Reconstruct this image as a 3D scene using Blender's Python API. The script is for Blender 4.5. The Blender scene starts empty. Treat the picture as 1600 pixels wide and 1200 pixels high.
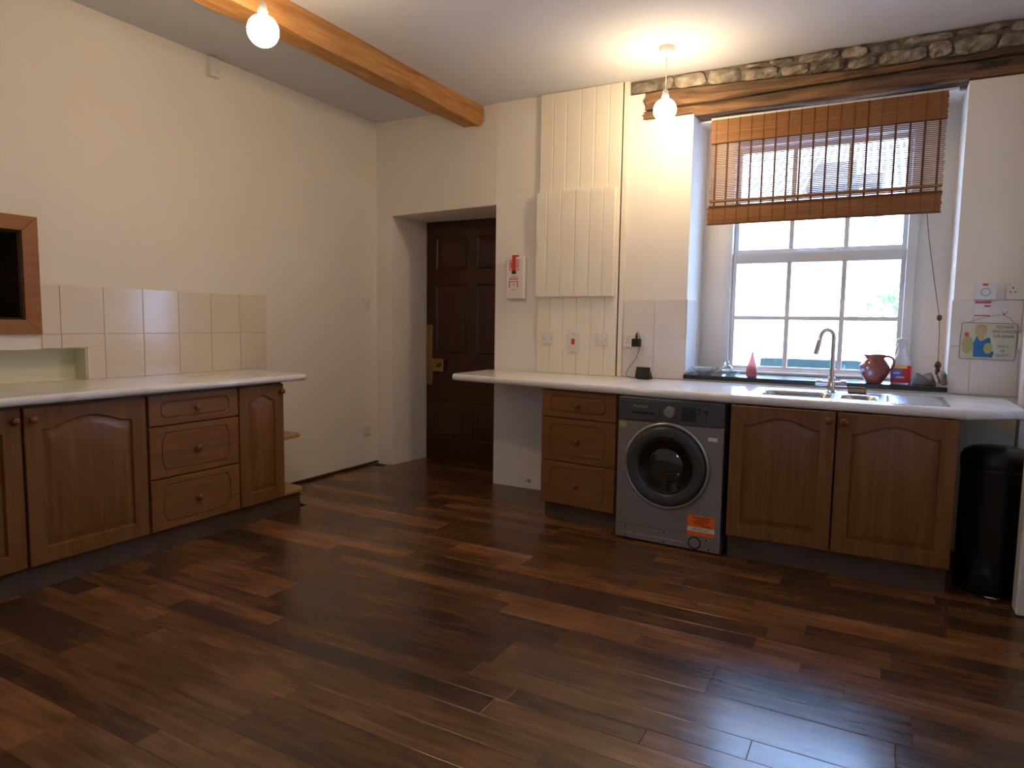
import bpy, bmesh, math, random
from mathutils import Vector, Matrix
random.seed(7)
sc = bpy.context.scene
C = sc.collection
R = math.radians
PI = math.pi

# ------------------------------------------------------------------ camera, sky, exposure
CAM_H = 1.25
def set_camera():
    yaw, pitch, roll = R(28.645), R(5.248), R(0.8144)
    f = Vector((-math.sin(yaw)*math.cos(pitch), math.cos(yaw)*math.cos(pitch), -math.sin(pitch)))
    r = Vector((math.cos(yaw), math.sin(yaw), 0)); u = r.cross(f)
    r2 = r*math.cos(roll) + u*math.sin(roll); u2 = u*math.cos(roll) - r*math.sin(roll)
    m = Matrix((r2, u2, -f)).transposed().to_4x4(); m.translation = (0, 0, CAM_H)
    cd = bpy.data.cameras.new('camera'); cd.sensor_width = 36.0; cd.lens = 36*1054.6/1600; cd.clip_start = .02
    co = bpy.data.objects.new('camera', cd); C.objects.link(co); co.matrix_world = m
    sc.camera = co
set_camera()
SKY_COL, SKY_STR = (.36, .57, 1.0, 1), 24.0
BULB_COL, BULB_STR = (1.0, .73, .44, 1), 94.0
w = bpy.data.worlds.new('overcast'); sc.world = w; w.use_nodes = True
bg = w.node_tree.nodes['Background']; bg.inputs[0].default_value = SKY_COL; bg.inputs[1].default_value = SKY_STR
sc.view_settings.view_transform = 'Standard'; sc.view_settings.look = 'None'
sc.view_settings.gamma = 1; sc.view_settings.use_curve_mapping = False
sc.view_settings.exposure = 0.44

# ------------------------------------------------------------------ materials
M = {}
def mat(name, col, rough=.6, metal=0, col2=None, scale=8, stretch=(1,1,1), lo=.35, hi=.65, detail=4, bump=0, bscale=None,
        rand=0, emit=None, trans=0, ior=1.45, spec=.5, coat=0, distort=0, coords='Object', alpha=1):
    m = bpy.data.materials.new(name); m.use_nodes = True; nt = m.node_tree; N = nt.nodes; L = nt.links
    b = N['Principled BSDF']
    b.inputs['Base Color'].default_value = (*col, 1); b.inputs['Roughness'].default_value = rough
    b.inputs['Metallic'].default_value = metal; b.inputs['IOR'].default_value = ior
    b.inputs['Specular IOR Level'].default_value = spec
    b.inputs['Transmission Weight'].default_value = trans; b.inputs['Coat Weight'].default_value = coat
    b.inputs['Alpha'].default_value = alpha
    if emit:
        b.inputs['Emission Color'].default_value = emit[0]; b.inputs['Emission Strength'].default_value = emit[1]
    if col2 or bump or rand:
        tc = N.new('ShaderNodeTexCoord'); mp = N.new('ShaderNodeMapping'); mp.inputs['Scale'].default_value = stretch
        oi = N.new('ShaderNodeObjectInfo')
        if coords == 'World':
            ge = N.new('ShaderNodeNewGeometry'); src = ge.outputs['Position']
        else: src = tc.outputs['Object']
        ad = N.new('ShaderNodeVectorMath'); ad.operation = 'MULTIPLY_ADD'
        cx = N.new('ShaderNodeCombineXYZ')
        for i in range(3): L.new(oi.outputs['Random'], cx.inputs[i])
        ad.inputs[1].default_value = (37, 53, 71)
        L.new(cx.outputs[0], ad.inputs[0]); L.new(src, ad.inputs[2])
        L.new(ad.outputs[0], mp.inputs['Vector'])
        nz = N.new('ShaderNodeTexNoise'); nz.inputs['Scale'].default_value = scale; nz.inputs['Detail'].default_value = detail
        nz.inputs['Distortion'].default_value = distort
        L.new(mp.outputs[0], nz.inputs['Vector'])
        if col2:
            rp = N.new('ShaderNodeValToRGB'); rp.color_ramp.elements[0].position = lo; rp.color_ramp.elements[1].position = hi
            rp.color_ramp.elements[0].color = (*col, 1); rp.color_ramp.elements[1].color = (*col2, 1)
            L.new(nz.outputs['Fac'], rp.inputs[0]); out = rp.outputs[0]
            if rand:
                mr = N.new('ShaderNodeMapRange'); mr.inputs['To Min'].default_value = 1-rand; mr.inputs['To Max'].default_value = 1+rand
                L.new(oi.outputs['Random'], mr.inputs['Value'])
                mx = N.new('ShaderNodeVectorMath'); mx.operation = 'SCALE'
                L.new(out, mx.inputs[0]); L.new(mr.outputs[0], mx.inputs['Scale']); out = mx.outputs[0]
            L.new(out, b.inputs['Base Color'])
        if bump:
            bp = N.new('ShaderNodeBump'); bp.inputs['Strength'].default_value = bump; bp.inputs['Distance'].default_value = .01
            n2 = nz
            if bscale:
                n2 = N.new('ShaderNodeTexNoise'); n2.inputs['Scale'].default_value = bscale; n2.inputs['Detail'].default_value = 5
                L.new(mp.outputs[0], n2.inputs['Vector'])
            L.new(n2.outputs['Fac'], bp.inputs['Height']); L.new(bp.outputs[0], b.inputs['Normal'])
    M[name] = m
    return m

mat('wall_paint', (.855,.80,.715), .85, col2=(.885,.83,.745), scale=1.7, bump=.25, bscale=9, spec=.2)
mat('ceiling_paint', (.66,.675,.71), .9, bump=.08, bscale=30, spec=.2)
mat('white_paint', (.80,.79,.77), .45)
mat('board_paint', (.89,.83,.71), .5, col2=(.87,.80,.67), scale=3, bump=.05, bscale=40)
mat('niche_paint', (.76,.74,.54), .6)
mat('plaster_scar', (.30,.17,.12), .95, col2=(.62,.52,.42), scale=40, lo=.4, hi=.6)
mat('tile_cream', (.77,.67,.53), .16, col2=(.80,.70,.57), scale=5, bump=.02, bscale=14)
mat('tile_white', (.76,.71,.65), .18, col2=(.79,.74,.69), scale=5)
mat('grout', (.72,.64,.53), .9)
mat('cabinet_wood', (.155,.064,.016), .40, col2=(.235,.105,.029), scale=2.2, stretch=(14,14,1.0), lo=.3, hi=.75, detail=6, bump=.03, distort=.4, spec=.4)
mat('drawer_wood', (.175,.072,.020), .42, col2=(.260,.116,.035), scale=2.2, stretch=(1.0,14,14), lo=.3, hi=.75, detail=6, bump=.03, distort=.4, spec=.4)
mat('groove_wood', (.10,.035,.012), .6)
mat('knob_wood', (.20,.065,.022), .35)
mat('carcass', (.20,.10,.045), .6)
mat('plinth', (.085,.052,.034), .6, col2=(.12,.075,.05), scale=6)
mat('shelf_wood', (.34,.19,.085), .45, col2=(.42,.25,.12), scale=3, stretch=(1,12,12))
mat('hatch_wood', (.27,.100,.017), .4, col2=(.35,.14,.027), scale=3, stretch=(1,1,9), lo=.3, hi=.7)
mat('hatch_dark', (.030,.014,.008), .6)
mat('beam_wood', (.33,.135,.035), .75, col2=(.56,.29,.10), scale=2.5, stretch=(9,1.0,9), lo=.32, hi=.68, detail=8, bump=.7, distort=.6)
mat('lintel_wood', (.045,.032,.025), .9, col2=(.27,.150,.075), scale=2.2, stretch=(1.0,9,9), lo=.36, hi=.70, detail=9, bump=1.0, distort=.8)
mat('stone', (.17,.145,.110), .95, col2=(.46,.40,.32), scale=14, lo=.36, hi=.70, detail=9, bump=1.0, bscale=45, rand=.28)
mat('mortar', (.13,.112,.09), .95, col2=(.22,.19,.15), scale=25, bump=1.0)
mat('marble_laminate', (.80,.80,.805), .14, col2=(.60,.575,.55), scale=3.2, stretch=(1,2.5,2.5), lo=.56, hi=.72, detail=9, distort=1.6)
mat('steel', (.62,.63,.65), .24, metal=1)
mat('chrome', (.75,.75,.78), .10, metal=1)
mat('brass', (.34,.22,.075), .35, metal=.85)
mat('door_dark', (.042,.012,.008), .34, col2=(.060,.018,.011), scale=2, stretch=(8,8,1), spec=.4)
mat('machine_grey', (.26,.235,.21), .40, metal=.3)
mat('machine_panel', (.085,.088,.092), .32, metal=.3)
mat('machine_ring', (.42,.42,.41), .28, metal=.8)
mat('machine_door', (.050,.056,.056), .22)
mat('bowl_glass', (.010,.011,.012), .04, spec=.8, coat=1)
mat('drum_steel', (.10,.10,.10), .25, metal=1)
mat('black_plastic', (.009,.010,.012), .38)
mat('bin_black', (.006,.007,.009), .30, spec=.4)
mat('screen_black', (.02,.025,.03), .12)
mat('white_plastic', (.76,.73,.67), .35)
mat('cool_plastic', (.74,.75,.77), .35)
mat('slot_dark', (.02,.02,.02), .7)
mat('red', (.62,.035,.015), .4)
mat('red_print', (.60,.09,.05), .6)
mat('pink_print', (.62,.08,.11), .6)
mat('orange', (.90,.17,.010), .5)
mat('orange_print', (.36,.05,.006), .6)
mat('paper', (.78,.74,.70), .8)
mat('ink', (.08,.075,.07), .8)
mat('pale_ink', (.42,.43,.43), .6)
mat('slate', (.018,.018,.022), .22, col2=(.030,.030,.034), scale=8)
mat('bamboo', (.20,.080,.020), .55, col2=(.33,.145,.040), scale=3, stretch=(1,60,60), lo=.3, hi=.7, coords='World')
mat('bamboo_thread', (.12,.045,.014), .7)
mat('cord_brown', (.13,.055,.03), .8)
mat('tassel', (.10,.05,.03), .6)
mat('glass', (1,1,1), .0, trans=1, ior=1.45)
mat('clear_glass', (.90,.97,.95), .04, trans=.82, ior=1.5)
mat('blush_glass', (.86,.42,.46), .08, trans=.6, ior=1.35)
mat('pink_glass', (.90,.16,.20), .06, trans=.65, ior=1.35)
mat('jug_glaze', (.20,.035,.028), .10, col2=(.33,.105,.095), scale=14, lo=.4, hi=.7, coat=.6)
mat('jug_flower', (.30,.36,.55), .15)
mat('bottle_white', (.78,.80,.86), .3, trans=.25)
mat('bottle_red', (.70,.035,.03), .35)
mat('bottle_violet', (.22,.16,.55), .35)
mat('bottle_yellow', (.85,.62,.08), .35)
mat('cloth', (.17,.155,.13), .95, col2=(.06,.056,.05), scale=24, lo=.5, hi=.75, bump=.4)
mat('sponge_scour', (.07,.10,.06), .95, bump=.6, scale=80)
mat('sponge_foam', (.50,.37,.16), .95, bump=.5, scale=60)
mat('sign_cream', (.60,.60,.46), .5, col2=(.66,.66,.53), scale=6)
mat('sign_skin', (.58,.42,.22), .6); mat('sign_hair', (.45,.37,.24), .6); mat('sign_blue', (.03,.17,.42), .55)
mat('sign_olive', (.43,.42,.16), .6); mat('sign_rust', (.14,.11,.09), .8)
mat('string', (.22,.19,.17), .9)
mat('bulb', (1,1,1), .3, emit=(BULB_COL, BULB_STR))
mat('floor_base', (.02,.010,.006), .6)
mat('skirting', (.055,.030,.018), .5)
mat('trough', (.028,.065,.060), .5)
mat('soil', (.05,.035,.025), .95)
mat('render_white', (.72,.70,.66), .9)
mat('roof_slate', (.055,.045,.050), .7, col2=(.085,.070,.072), scale=12, bump=.4)
mat('yard', (.52,.51,.50), .95, col2=(.60,.59,.57), scale=3)
mat('bark', (.22,.19,.15), .95, col2=(.33,.29,.23), scale=12, bump=.8)
mat('leaf', (.10,.19,.05), .7, col2=(.16,.26,.07), scale=6)

def floor_material():
    m = bpy.data.materials.new('floor_planks'); m.use_nodes = True; nt = m.node_tree; N = nt.nodes; L = nt.links
    b = N['Principled BSDF']
    oi = N.new('ShaderNodeObjectInfo'); ge = N.new('ShaderNodeNewGeometry')
    cx = N.new('ShaderNodeCombineXYZ'); [L.new(oi.outputs['Random'], cx.inputs[i]) for i in range(3)]
    ad = N.new('ShaderNodeVectorMath'); ad.operation = 'MULTIPLY_ADD'; ad.inputs[1].default_value = (13, 9, 5)
    L.new(cx.outputs[0], ad.inputs[0]); L.new(ge.outputs['Position'], ad.inputs[2])
    mp = N.new('ShaderNodeMapping'); mp.inputs['Scale'].default_value = (1.0, 9, 9); L.new(ad.outputs[0], mp.inputs[0])
    n1 = N.new('ShaderNodeTexNoise'); n1.inputs['Scale'].default_value = 3.0; n1.inputs['Detail'].default_value = 5; n1.inputs['Distortion'].default_value = .8
    L.new(mp.outputs[0], n1.inputs['Vector'])
    n2 = N.new('ShaderNodeTexNoise'); n2.inputs['Scale'].default_value = 3.2; n2.inputs['Detail'].default_value = 3
    mp2 = N.new('ShaderNodeMapping'); mp2.inputs['Scale'].default_value = (1.0, 2.2, 1); L.new(ad.outputs[0], mp2.inputs[0]); L.new(mp2.outputs[0], n2.inputs['Vector'])
    tone = N.new('ShaderNodeValToRGB'); cr = tone.color_ramp
    cols = [(0, (.040,.022,.014)), (.22, (.072,.035,.018)), (.5, (.122,.056,.023)), (.75, (.185,.083,.031)), (1, (.280,.130,.048))]
    cr.elements[0].color = (*cols[0][1], 1); cr.elements[1].color = (*cols[-1][1], 1)
    for p, c in cols[1:-1]:
        e = cr.elements.new(p); e.color = (*c, 1)
    a1 = N.new('ShaderNodeMath'); a1.operation = 'MULTIPLY_ADD'; a1.inputs[1].default_value = .72     # random*.75 + noise*.55 - .15
    n1s = N.new('ShaderNodeMath'); n1s.operation = 'MULTIPLY_ADD'; n1s.inputs[1].default_value = 1.0; n1s.inputs[2].default_value = -.44
    L.new(n1.outputs['Fac'], n1s.inputs[0]); L.new(oi.outputs['Random'], a1.inputs[0])
    n2s = N.new('ShaderNodeMath'); n2s.operation = 'MULTIPLY_ADD'; n2s.inputs[1].default_value = .9
    L.new(n2.outputs['Fac'], n2s.inputs[0]); n2s.inputs[2].default_value = -.38
    s = N.new('ShaderNodeMath'); s.operation = 'ADD'; L.new(n1s.outputs[0], s.inputs[0]); L.new(n2s.outputs[0], s.inputs[1])
    L.new(s.outputs[0], a1.inputs[2]); L.new(a1.outputs[0], tone.inputs[0])
    L.new(tone.outputs[0], b.inputs['Base Color'])
    rr = N.new('ShaderNodeMapRange'); rr.inputs['To Min'].default_value = .19; rr.inputs['To Max'].default_value = .29
    L.new(n1.outputs['Fac'], rr.inputs['Value']); L.new(rr.outputs[0], b.inputs['Roughness'])
    bp = N.new('ShaderNodeBump'); bp.inputs['Strength'].default_value = .04; bp.inputs['Distance'].default_value = .001
    L.new(n1.outputs['Fac'], bp.inputs['Height']); L.new(bp.outputs[0], b.inputs['Normal'])
    b.inputs['Specular IOR Level'].default_value = .5
    M['floor_planks'] = m
floor_material()

# ------------------------------------------------------------------ mesh helpers
def box(bm, x0, x1, y0, y1, z0, z1):
    v = [bm.verts.new(p) for p in ((x0,y0,z0),(x1,y0,z0),(x1,y1,z0),(x0,y1,z0),(x0,y0,z1),(x1,y0,z1),(x1,y1,z1),(x0,y1,z1))]
    for f in ((0,3,2,1),(4,5,6,7),(0,1,5,4),(1,2,6,5),(2,3,7,6),(3,0,4,7)): bm.faces.new([v[i] for i in f])
def prism(bm, poly, z0, z1, axis='z'):
    def P(a, b, c): return (a, b, c) if axis == 'z' else ((a, c, b) if axis == 'y' else (c, a, b))
    lo = [bm.verts.new(P(a, b, z0)) for a, b in poly]; hi = [bm.verts.new(P(a, b, z1)) for a, b in poly]
    n = len(poly)
    bm.faces.new(lo[::-1]); bm.faces.new(hi)
    for i in range(n): bm.faces.new((lo[i], lo[(i+1)%n], hi[(i+1)%n], hi[i]))
def lathe(bm, prof, cx=0, cy=0, cz=0, n=24, axis='z', cap=True):
    rings = []
    for r, h in prof:
        ring = []
        for i in range(n):
            a = 2*PI*i/n; p = (r*math.cos(a), r*math.sin(a))
            q = (p[0], p[1], h) if axis == 'z' else ((p[0], h, p[1]) if axis == 'y' else (h, p[0], p[1]))
            ring.append(bm.verts.new((cx+q[0], cy+q[1], cz+q[2])))
        rings.append(ring)
    for a, b in zip(rings, rings[1:]):
        for i in range(n): bm.faces.new((a[i], a[(i+1)%n], b[(i+1)%n], b[i]))
    if cap:
        bm.faces.new(rings[0][::-1]); bm.faces.new(rings[-1])
def tube(bm, pts, r, n=10):
    pts = [Vector(p) for p in pts]; rings = []
    up = Vector((0, 0, 1)); prev = None
    for i, p in enumerate(pts):
        t = (pts[min(i+1, len(pts)-1)] - pts[max(i-1, 0)]).normalized()
        if prev is None:
            a = t.cross(up) if abs(t.dot(up)) < .95 else t.cross(Vector((1, 0, 0)))
        else: a = prev - t*prev.dot(t)
        a.normalize(); prev = a; b = t.cross(a)
        rr = r[i] if isinstance(r, (list, tuple)) else r
        rings.append([bm.verts.new(p + (a*math.cos(2*PI*k/n) + b*math.sin(2*PI*k/n))*rr) for k in range(n)])
    for a, b in zip(rings, rings[1:]):
        for i in range(n): bm.faces.new((a[i], a[(i+1)%n], b[(i+1)%n], b[i]))
    bm.faces.new(rings[0][::-1]); bm.faces.new(rings[-1])
def NB(): return bmesh.new()
def obj(name, bm, m, parent=None, smooth=False, bevel=0, seg=2, loc=None, sub=0):
    bmesh.ops.recalc_face_normals(bm, faces=bm.faces)
    me = bpy.data.meshes.new(name); bm.to_mesh(me); bm.free()
    me.materials.append(M[m])
    if smooth:
        for p in me.polygons: p.use_smooth = True
        if smooth == 'auto': me.set_sharp_from_angle(angle=R(24 if name == 'worktop' else 38))
    o = bpy.data.objects.new(name, me); C.objects.link(o)
    if parent: o.parent = parent
    if loc: o.location = loc
    if bevel:
        b = o.modifiers.new('bevel', 'BEVEL'); b.width = bevel; b.segments = seg; b.limit_method = 'ANGLE'; b.angle_limit = R(40)
        b.harden_normals = False
    if sub:
        s = o.modifiers.new('sub', 'SUBSURF'); s.levels = sub; s.render_levels = sub
    return o
def bobj(name, dims, m, parent=None, bevel=0, **k):
    bm = NB(); box(bm, *dims); return obj(name, bm, m, parent, bevel=bevel, **k)
def tag(o, label, cat, group=None, kind=None):
    o['label'] = label; o['category'] = cat
    if group: o['group'] = group
    if kind: o['kind'] = kind
    return o
def thing(name, label, cat, loc=(0,0,0), rz=0, group=None):
    o = bpy.data.objects.new(name, None); o.empty_display_size = .1; C.objects.link(o)
    o.location = loc; o.rotation_euler = (0, 0, rz)
    return tag(o, label, cat, group)
def struct(o, label, cat):
    o['kind'] = 'structure'; o['label'] = label; o['category'] = cat; return o
def text(s, size, m, parent, loc, rot=(PI/2,0,0), name='lettering', align='CENTER', depth=.0004, sx=1):
    cu = bpy.data.curves.new('t', 'FONT'); cu.body = s; cu.size = size; cu.align_x = align; cu.align_y = 'CENTER'; cu.extrude = depth
    to = bpy.data.objects.new('t', cu); C.objects.link(to)
    dg = bpy.context.evaluated_depsgraph_get(); me = bpy.data.meshes.new_from_object(to.evaluated_get(dg))
    bpy.data.objects.remove(to); me.materials.clear(); me.materials.append(M[m])
    o = bpy.data.objects.new(name, me); C.objects.link(o); o.parent = parent; o.location = loc; o.rotation_euler = rot; o.scale = (sx, 1, 1)
    return o

XL, YW, CEIL = -3.852, 4.46, 2.857
XR, YB = .74, -.95
WT = .884            # top of the worktop under the window

# ------------------------------------------------------------------ structure: floor
bm = NB(); box(bm, XL-.6, XR+.3, YB-.3, 5.3, -.08, -.010)
floor = struct(obj('floor', bm, 'floor_base'), 'dark brown wood plank floor running across the room', 'floor')
me_cache = {}
bm = NB()
v = [bm.verts.new(p) for p in ((0,0,-.012),(1,0,-.012),(1,1,-.012),(0,1,-.012),(0,0,-.0005),(1,0,-.0005),(1,1,-.0005),(0,1,-.0005),(.0015,.012,0),(.9985,.012,0),(.9985,.988,0),(.0015,.988,0))]
for f in ((4,5,9,8),(5,6,10,9),(6,7,11,10),(7,4,8,11),(8,9,10,11),(0,1,5,4),(1,2,6,5),(2,3,7,6),(3,0,4,7)): bm.faces.new([v[i] for i in f])
plank_me = bpy.data.meshes.new('plank'); bmesh.ops.recalc_face_normals(bm, faces=bm.faces); bm.to_mesh(plank_me); bm.free(); plank_me.materials.append(M['floor_planks'])
PW = .1075
def lay(y, x0, x1, PW=.1075):
    x = x0 - random.uniform(0, .9)
    while x < x1:
        ln = random.choice((.42, .58, .75, .95, 1.2)) * random.uniform(.9, 1.1)
        a, b = max(x, x0), min(x+ln, x1)
        if b - a > .03:
            o = bpy.data.objects.new('plank', plank_me); C.objects.link(o); o.parent = floor
            o.location = (a+.0003, y+.0003, 0); o.scale = (b-a-.0006, PW-.0006, 1)
        x += ln
y = .55
while y < 5.0:
    pw = random.choice((.085, .105, .105, .125, .16, .20))
    if y < YW:
        if y + pw > YW - .03: pw = YW - y
        lay(y, -3.34 if y < 3.2 else XL+.001, XR-.001, pw)
    else: lay(y, -3.70, -2.57, min(pw, 5.005-y))
    y += pw
bm = NB(); box(bm, XL, XR, YB, .549, -.011, -.0005)
obj('near_boards', bm, 'floor_planks', floor)['kind'] = 'stuff'

# ------------------------------------------------------------------ structure: walls and ceiling
HY0, HY1, HZ0, HZ1 = .95, 1.838, 1.225, 1.675      # serving hatch opening
NY0, NY1, NZ0, NZ1 = .95, 2.141, .885, 1.076       # low niche opening
bm = NB(); X0 = XL - .45
for (a, b, c, d) in ((YB-.3, .95, -.02, 3.05), (NY1, 4.8, -.02, 3.05), (.95, NY1, -.02, NZ0), (.95, NY1, NZ1, HZ0), (HY1, NY1, HZ0, HZ1), (.95, NY1, HZ1, 3.05)):
    box(bm, X0, XL, a, b, c, d)
box(bm, X0, XL-.107, .95, NY1, NZ0, NZ1)
wl = struct(obj('wall_left', bm, 'wall_paint'), 'cream plastered wall with tiled splashback and wooden serving hatch', 'wall')
bm = NB()
box(bm, XL-.1065, XL-.103, .952, NY1-.002, NZ0+.002, NZ1-.002); box(bm, XL-.103, XL-.001, NY1-.005, NY1-.001, NZ0+.002, NZ1-.002)
box(bm, XL-.103, XL-.001, .952, NY1-.005, NZ1-.005, NZ1-.001); box(bm, XL-.103, XL-.001, .952, NY1-.005, .8852, .897)
obj('niche_lining', bm, 'niche_paint', wl)
# splashback tiles, each its own piece on a grout bed
bm = NB(); box(bm, XL-.001, XL+.002, 1.925, 3.383, 1.08, 1.408); box(bm, XL-.001, XL+.002, NY1+.003, 3.383, .90, 1.08)
obj('grout_bed', bm, 'grout', wl)
ys = [2.013, 2.243, 2.473, 2.705, 2.936, 3.162, 3.386]
for j, (z0, z1) in enumerate(((.900, 1.150), (1.153, 1.411))):
    for k in range(-1, 6):
        a = ys[k]+.0015 if k >= 0 else 1.918; b = ys[k+1]-.0015
        pieces = [(a, b, z0, z1)]
        if z0 < 1.0 and a < NY1:
            pieces = [(a, b, NZ1+.002, z1)] + ([(NY1+.003, b, z0, NZ1+.002)] if b > NY1+.01 else [])
        for (a2, b2, c2, d2) in pieces: bobj('tile', (XL, XL+.007, a2, b2, c2, d2), 'tile_cream', wl, bevel=.0012)

bm = NB(); box(bm, XL+.001, XL+.022, 3.26, 4.586, .001, .022)
struct(obj('baseboard_left', bm, 'skirting', bevel=.008), 'thin dark brown floor beading along the plastered wall', 'skirting')
# back wall, door recess, window recess
bm = NB()
prism(bm, [(XL-.001,4.593),(-3.672,4.578),(-3.617,5.02),(-3.617,5.3),(XL-.4,5.3),(XL-.4,4.593)], -.02, 3.0)
prism(bm, [(-3.672,4.578),(-2.59,4.457),(-2.59,5.3),(-3.617,5.3),(-3.617,5.02)], 2.122, 3.0)
prism(bm, [(-2.59,4.457),(-1.57,YW),(-1.57,5.3),(-2.56,5.3),(-2.56,5.0)], -.02, 3.0)
box(bm, -3.617, -2.56, 5.06, 5.3, -.02, 2.122); box(bm, -1.57, -1.46, YW, 5.15, -.02, 2.765)
prism(bm, [(-1.46,YW),(-1.138,YW),(-1.138,5.15),(-1.46,5.15)], -.02, 2.592)
box(bm, -1.57, XR+.3, 4.505, 5.15, 2.765, 3.0)
box(bm, -1.46, XR+.3, 4.62, 5.15, 2.572, 2.765)
box(bm, -1.138, .333, 4.452, 5.15, -.02, .894)
box(bm, .333, XR+.3, YW, 5.15, -.02, 2.572)
box(bm, -1.138, -.985, 4.86, 5.15, .894, 2.572); box(bm, .153, .333, 4.86, 5.15, .894, 2.572)
box(bm, -.985, .153, 4.86, 5.15, 2.50, 2.572); box(bm, -.985, .153, 4.86, 5.15, .894, .935)
wb = struct(obj('wall_back', bm, 'wall_paint'), 'cream plastered wall with deep door recess and window recess', 'wall')
bm = NB(); box(bm, -1.57, XR, 4.476, 4.504, 2.66, 2.90)
obj('mortar_bed', bm, 'mortar', wb)
# white tiles either side of the window
def tile(x0, x1, z0, z1, y=YW): bobj('tile', (x0+.001, x1-.001, y-.007, y, z0+.001, z1-.001), 'tile_white', wb, bevel=.0012)
for z0, z1 in ((WT+.004, 1.153), (1.153, 1.413)):
    tile(-1.565, -1.35, z0, z1); tile(-1.35, -1.138, z0, z1)
    bobj('tile', (-1.138, -1.131, YW-.006, 4.70, z0+.04 if z0 < 1 else z0, z1-.001), 'tile_white', wb, bevel=.001)
for z0, z1 in ((WT+.004, 1.153), (1.153, 1.402)):
    for x0, x1 in ((.326, .43), (.43, .645), (.645, XR)): tile(x0, x1, z0, z1)
# stained patches low on the plaster
for (x, z, sx, sz) in ((-2.10,.36,.035,.022),(-2.06,.32,.018,.03),(-2.02,.26,.02,.012),(-2.50,.045,.045,.015),(-2.28,.06,.03,.02),(-2.05,.07,.05,.018)):
    bm = NB(); prism(bm, [(x+sx*math.cos(t)*random.uniform(.5,1.1), z+sz*math.sin(t)*random.uniform(.5,1.1)) for t in [2*PI*i/11 for i in range(11)]], 4.4575, 4.4592, 'y')
    o = obj('plaster_scar', bm, 'plaster_scar', wb); 
bm = NB(); box(bm, XR, XR+.3, YB-.3, 5.15, -.02, 3.0)
struct(obj('wall_right', bm, 'wall_paint'), 'cream plastered side wall beside the black bin', 'wall')
WX0, WX1, WZ0, WZ1 = -.60, -.10, 1.60, 2.15       # added unseen window behind the camera, lets in cool fill light
bm = NB()
for (a, b, c, d) in ((XL-.4, WX0, -.02, 3.05), (WX1, XR+.3, -.02, 3.05), (WX0, WX1, -.02, WZ0), (WX0, WX1, WZ1, 3.05)): box(bm, a, b, YB-.3, YB, c, d)
struct(obj('wall_front', bm, 'wall_paint'), 'cream plastered wall facing the window', 'wall')
w2 = thing('fill_window', 'small white window added in the unseen wall for cool fill light', 'window', (-.35, YB-.2, WZ0)); w2['kind'] = 'structure'
bm = NB()
for (a, b, c, d) in ((-.25, -.21, 0, .55), (.21, .25, 0, .55), (-.21, .21, 0, .04), (-.21, .21, .51, .55)): box(bm, a, b, -.03, .03, c, d)
obj('window_frame', bm, 'white_paint', w2)
bobj('pane', (-.21, .21, -.003, .003, .04, .51), 'glass', w2)
struct(bobj('trim_1', (.578, XR-.001, 3.565, 3.668, .004, 2.08), 'white_paint', bevel=.006), 'white painted door casing reaching the floor beside the bin', 'door casing')
struct(bobj('trim_2', (.632, XR-.001, 4.20, 4.30, .0, 2.85), 'white_paint', bevel=.004), 'white painted corner boxing by the tiled pier', 'corner trim')
bm = NB()
prism(bm, [(XL-.4,2.9055),(XL,2.905),(-2.80,CEIL),(XR+.3,CEIL),(XR+.3,3.1),(XL-.4,3.1)], YB-.3, 5.2, 'y')
struct(obj('ceiling', bm, 'ceiling_paint'), 'white plaster ceiling crossed by an exposed timber beam', 'ceiling')

# ------------------------------------------------------------------ stones above the lintel
def rough_stone(x0, x1, z0, z1, y0, y1=4.50, amt=.009):
    """irregular rubble stone: jittered corners, lumpy front, bevelled rim, running back into the wall"""
    bm = NB(); nx = max(4, int((x1-x0)/.03)); nz = 4; g = []
    J = lambda a: random.uniform(-a, a)
    c = [(x0+J(.012), z0+abs(J(.006))), (x1+J(.012), z0+abs(J(.006))), (x1+J(.012), z1-abs(J(.010))), (x0+J(.012), z1-abs(J(.010)))]
    tilt = J(.010)
    for j in range(nz+1):
        row = []
        for i in range(nx+1):
            u, v_ = i/nx, j/nz; e = i in (0, nx) or j in (0, nz); k = i in (0, nx) and j in (0, nz)
            x = (c[0][0]*(1-u)+c[1][0]*u)*(1-v_)+(c[3][0]*(1-u)+c[2][0]*u)*v_; z = (c[0][1]*(1-u)+c[1][1]*u)*(1-v_)+(c[3][1]*(1-u)+c[2][1]*u)*v_
            if k: x += .010*(1 if i == 0 else -1); z += .006*(1 if j == 0 else -1)
            row.append(bm.verts.new((x+J(.004), y0+tilt*(u-.5)*2+(amt*1.1 if e else 0)+J(amt*.7), z+J(.003))))
        g.append(row)
    for j in range(nz):
        for i in range(nx): bm.faces.new((g[j][i], g[j][i+1], g[j+1][i+1], g[j+1][i]))
    ring = [g[0][i] for i in range(nx+1)] + [g[j][nx] for j in range(1, nz+1)] + [g[nz][i] for i in range(nx-1, -1, -1)] + [g[j][0] for j in range(nz-1, 0, -1)]
    bk = [bm.verts.new((q.co.x, y1, q.co.z)) for q in ring]; m = len(ring)
    for i in range(m): bm.faces.new((ring[(i+1)%m], ring[i], bk[i], bk[(i+1)%m]))
    bm.faces.new(bk)
    return obj('stone', bm, 'stone', wb)
def tz(x):   # top of the timber along the wall
    return 2.765 + (2.712-2.765)*min(1, max(0, (x+1.30)/1.2))
def course(x0, x1, zb, zt, ymin, wmin, wmax):
    x = x0
    while x < x1-.03:
        e = min(x1, x+random.uniform(wmin, wmax))
        if x1-e < .06: e = x1
        m = (x+e)/2; rough_stone(x+.009, e-.009, zb(m)+.005, zt(m)-.004, ymin+random.uniform(-.006, .010)); x = e
split = lambda x: tz(x)+(CEIL-tz(x))*(.58+.10*math.sin(x*6))
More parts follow.
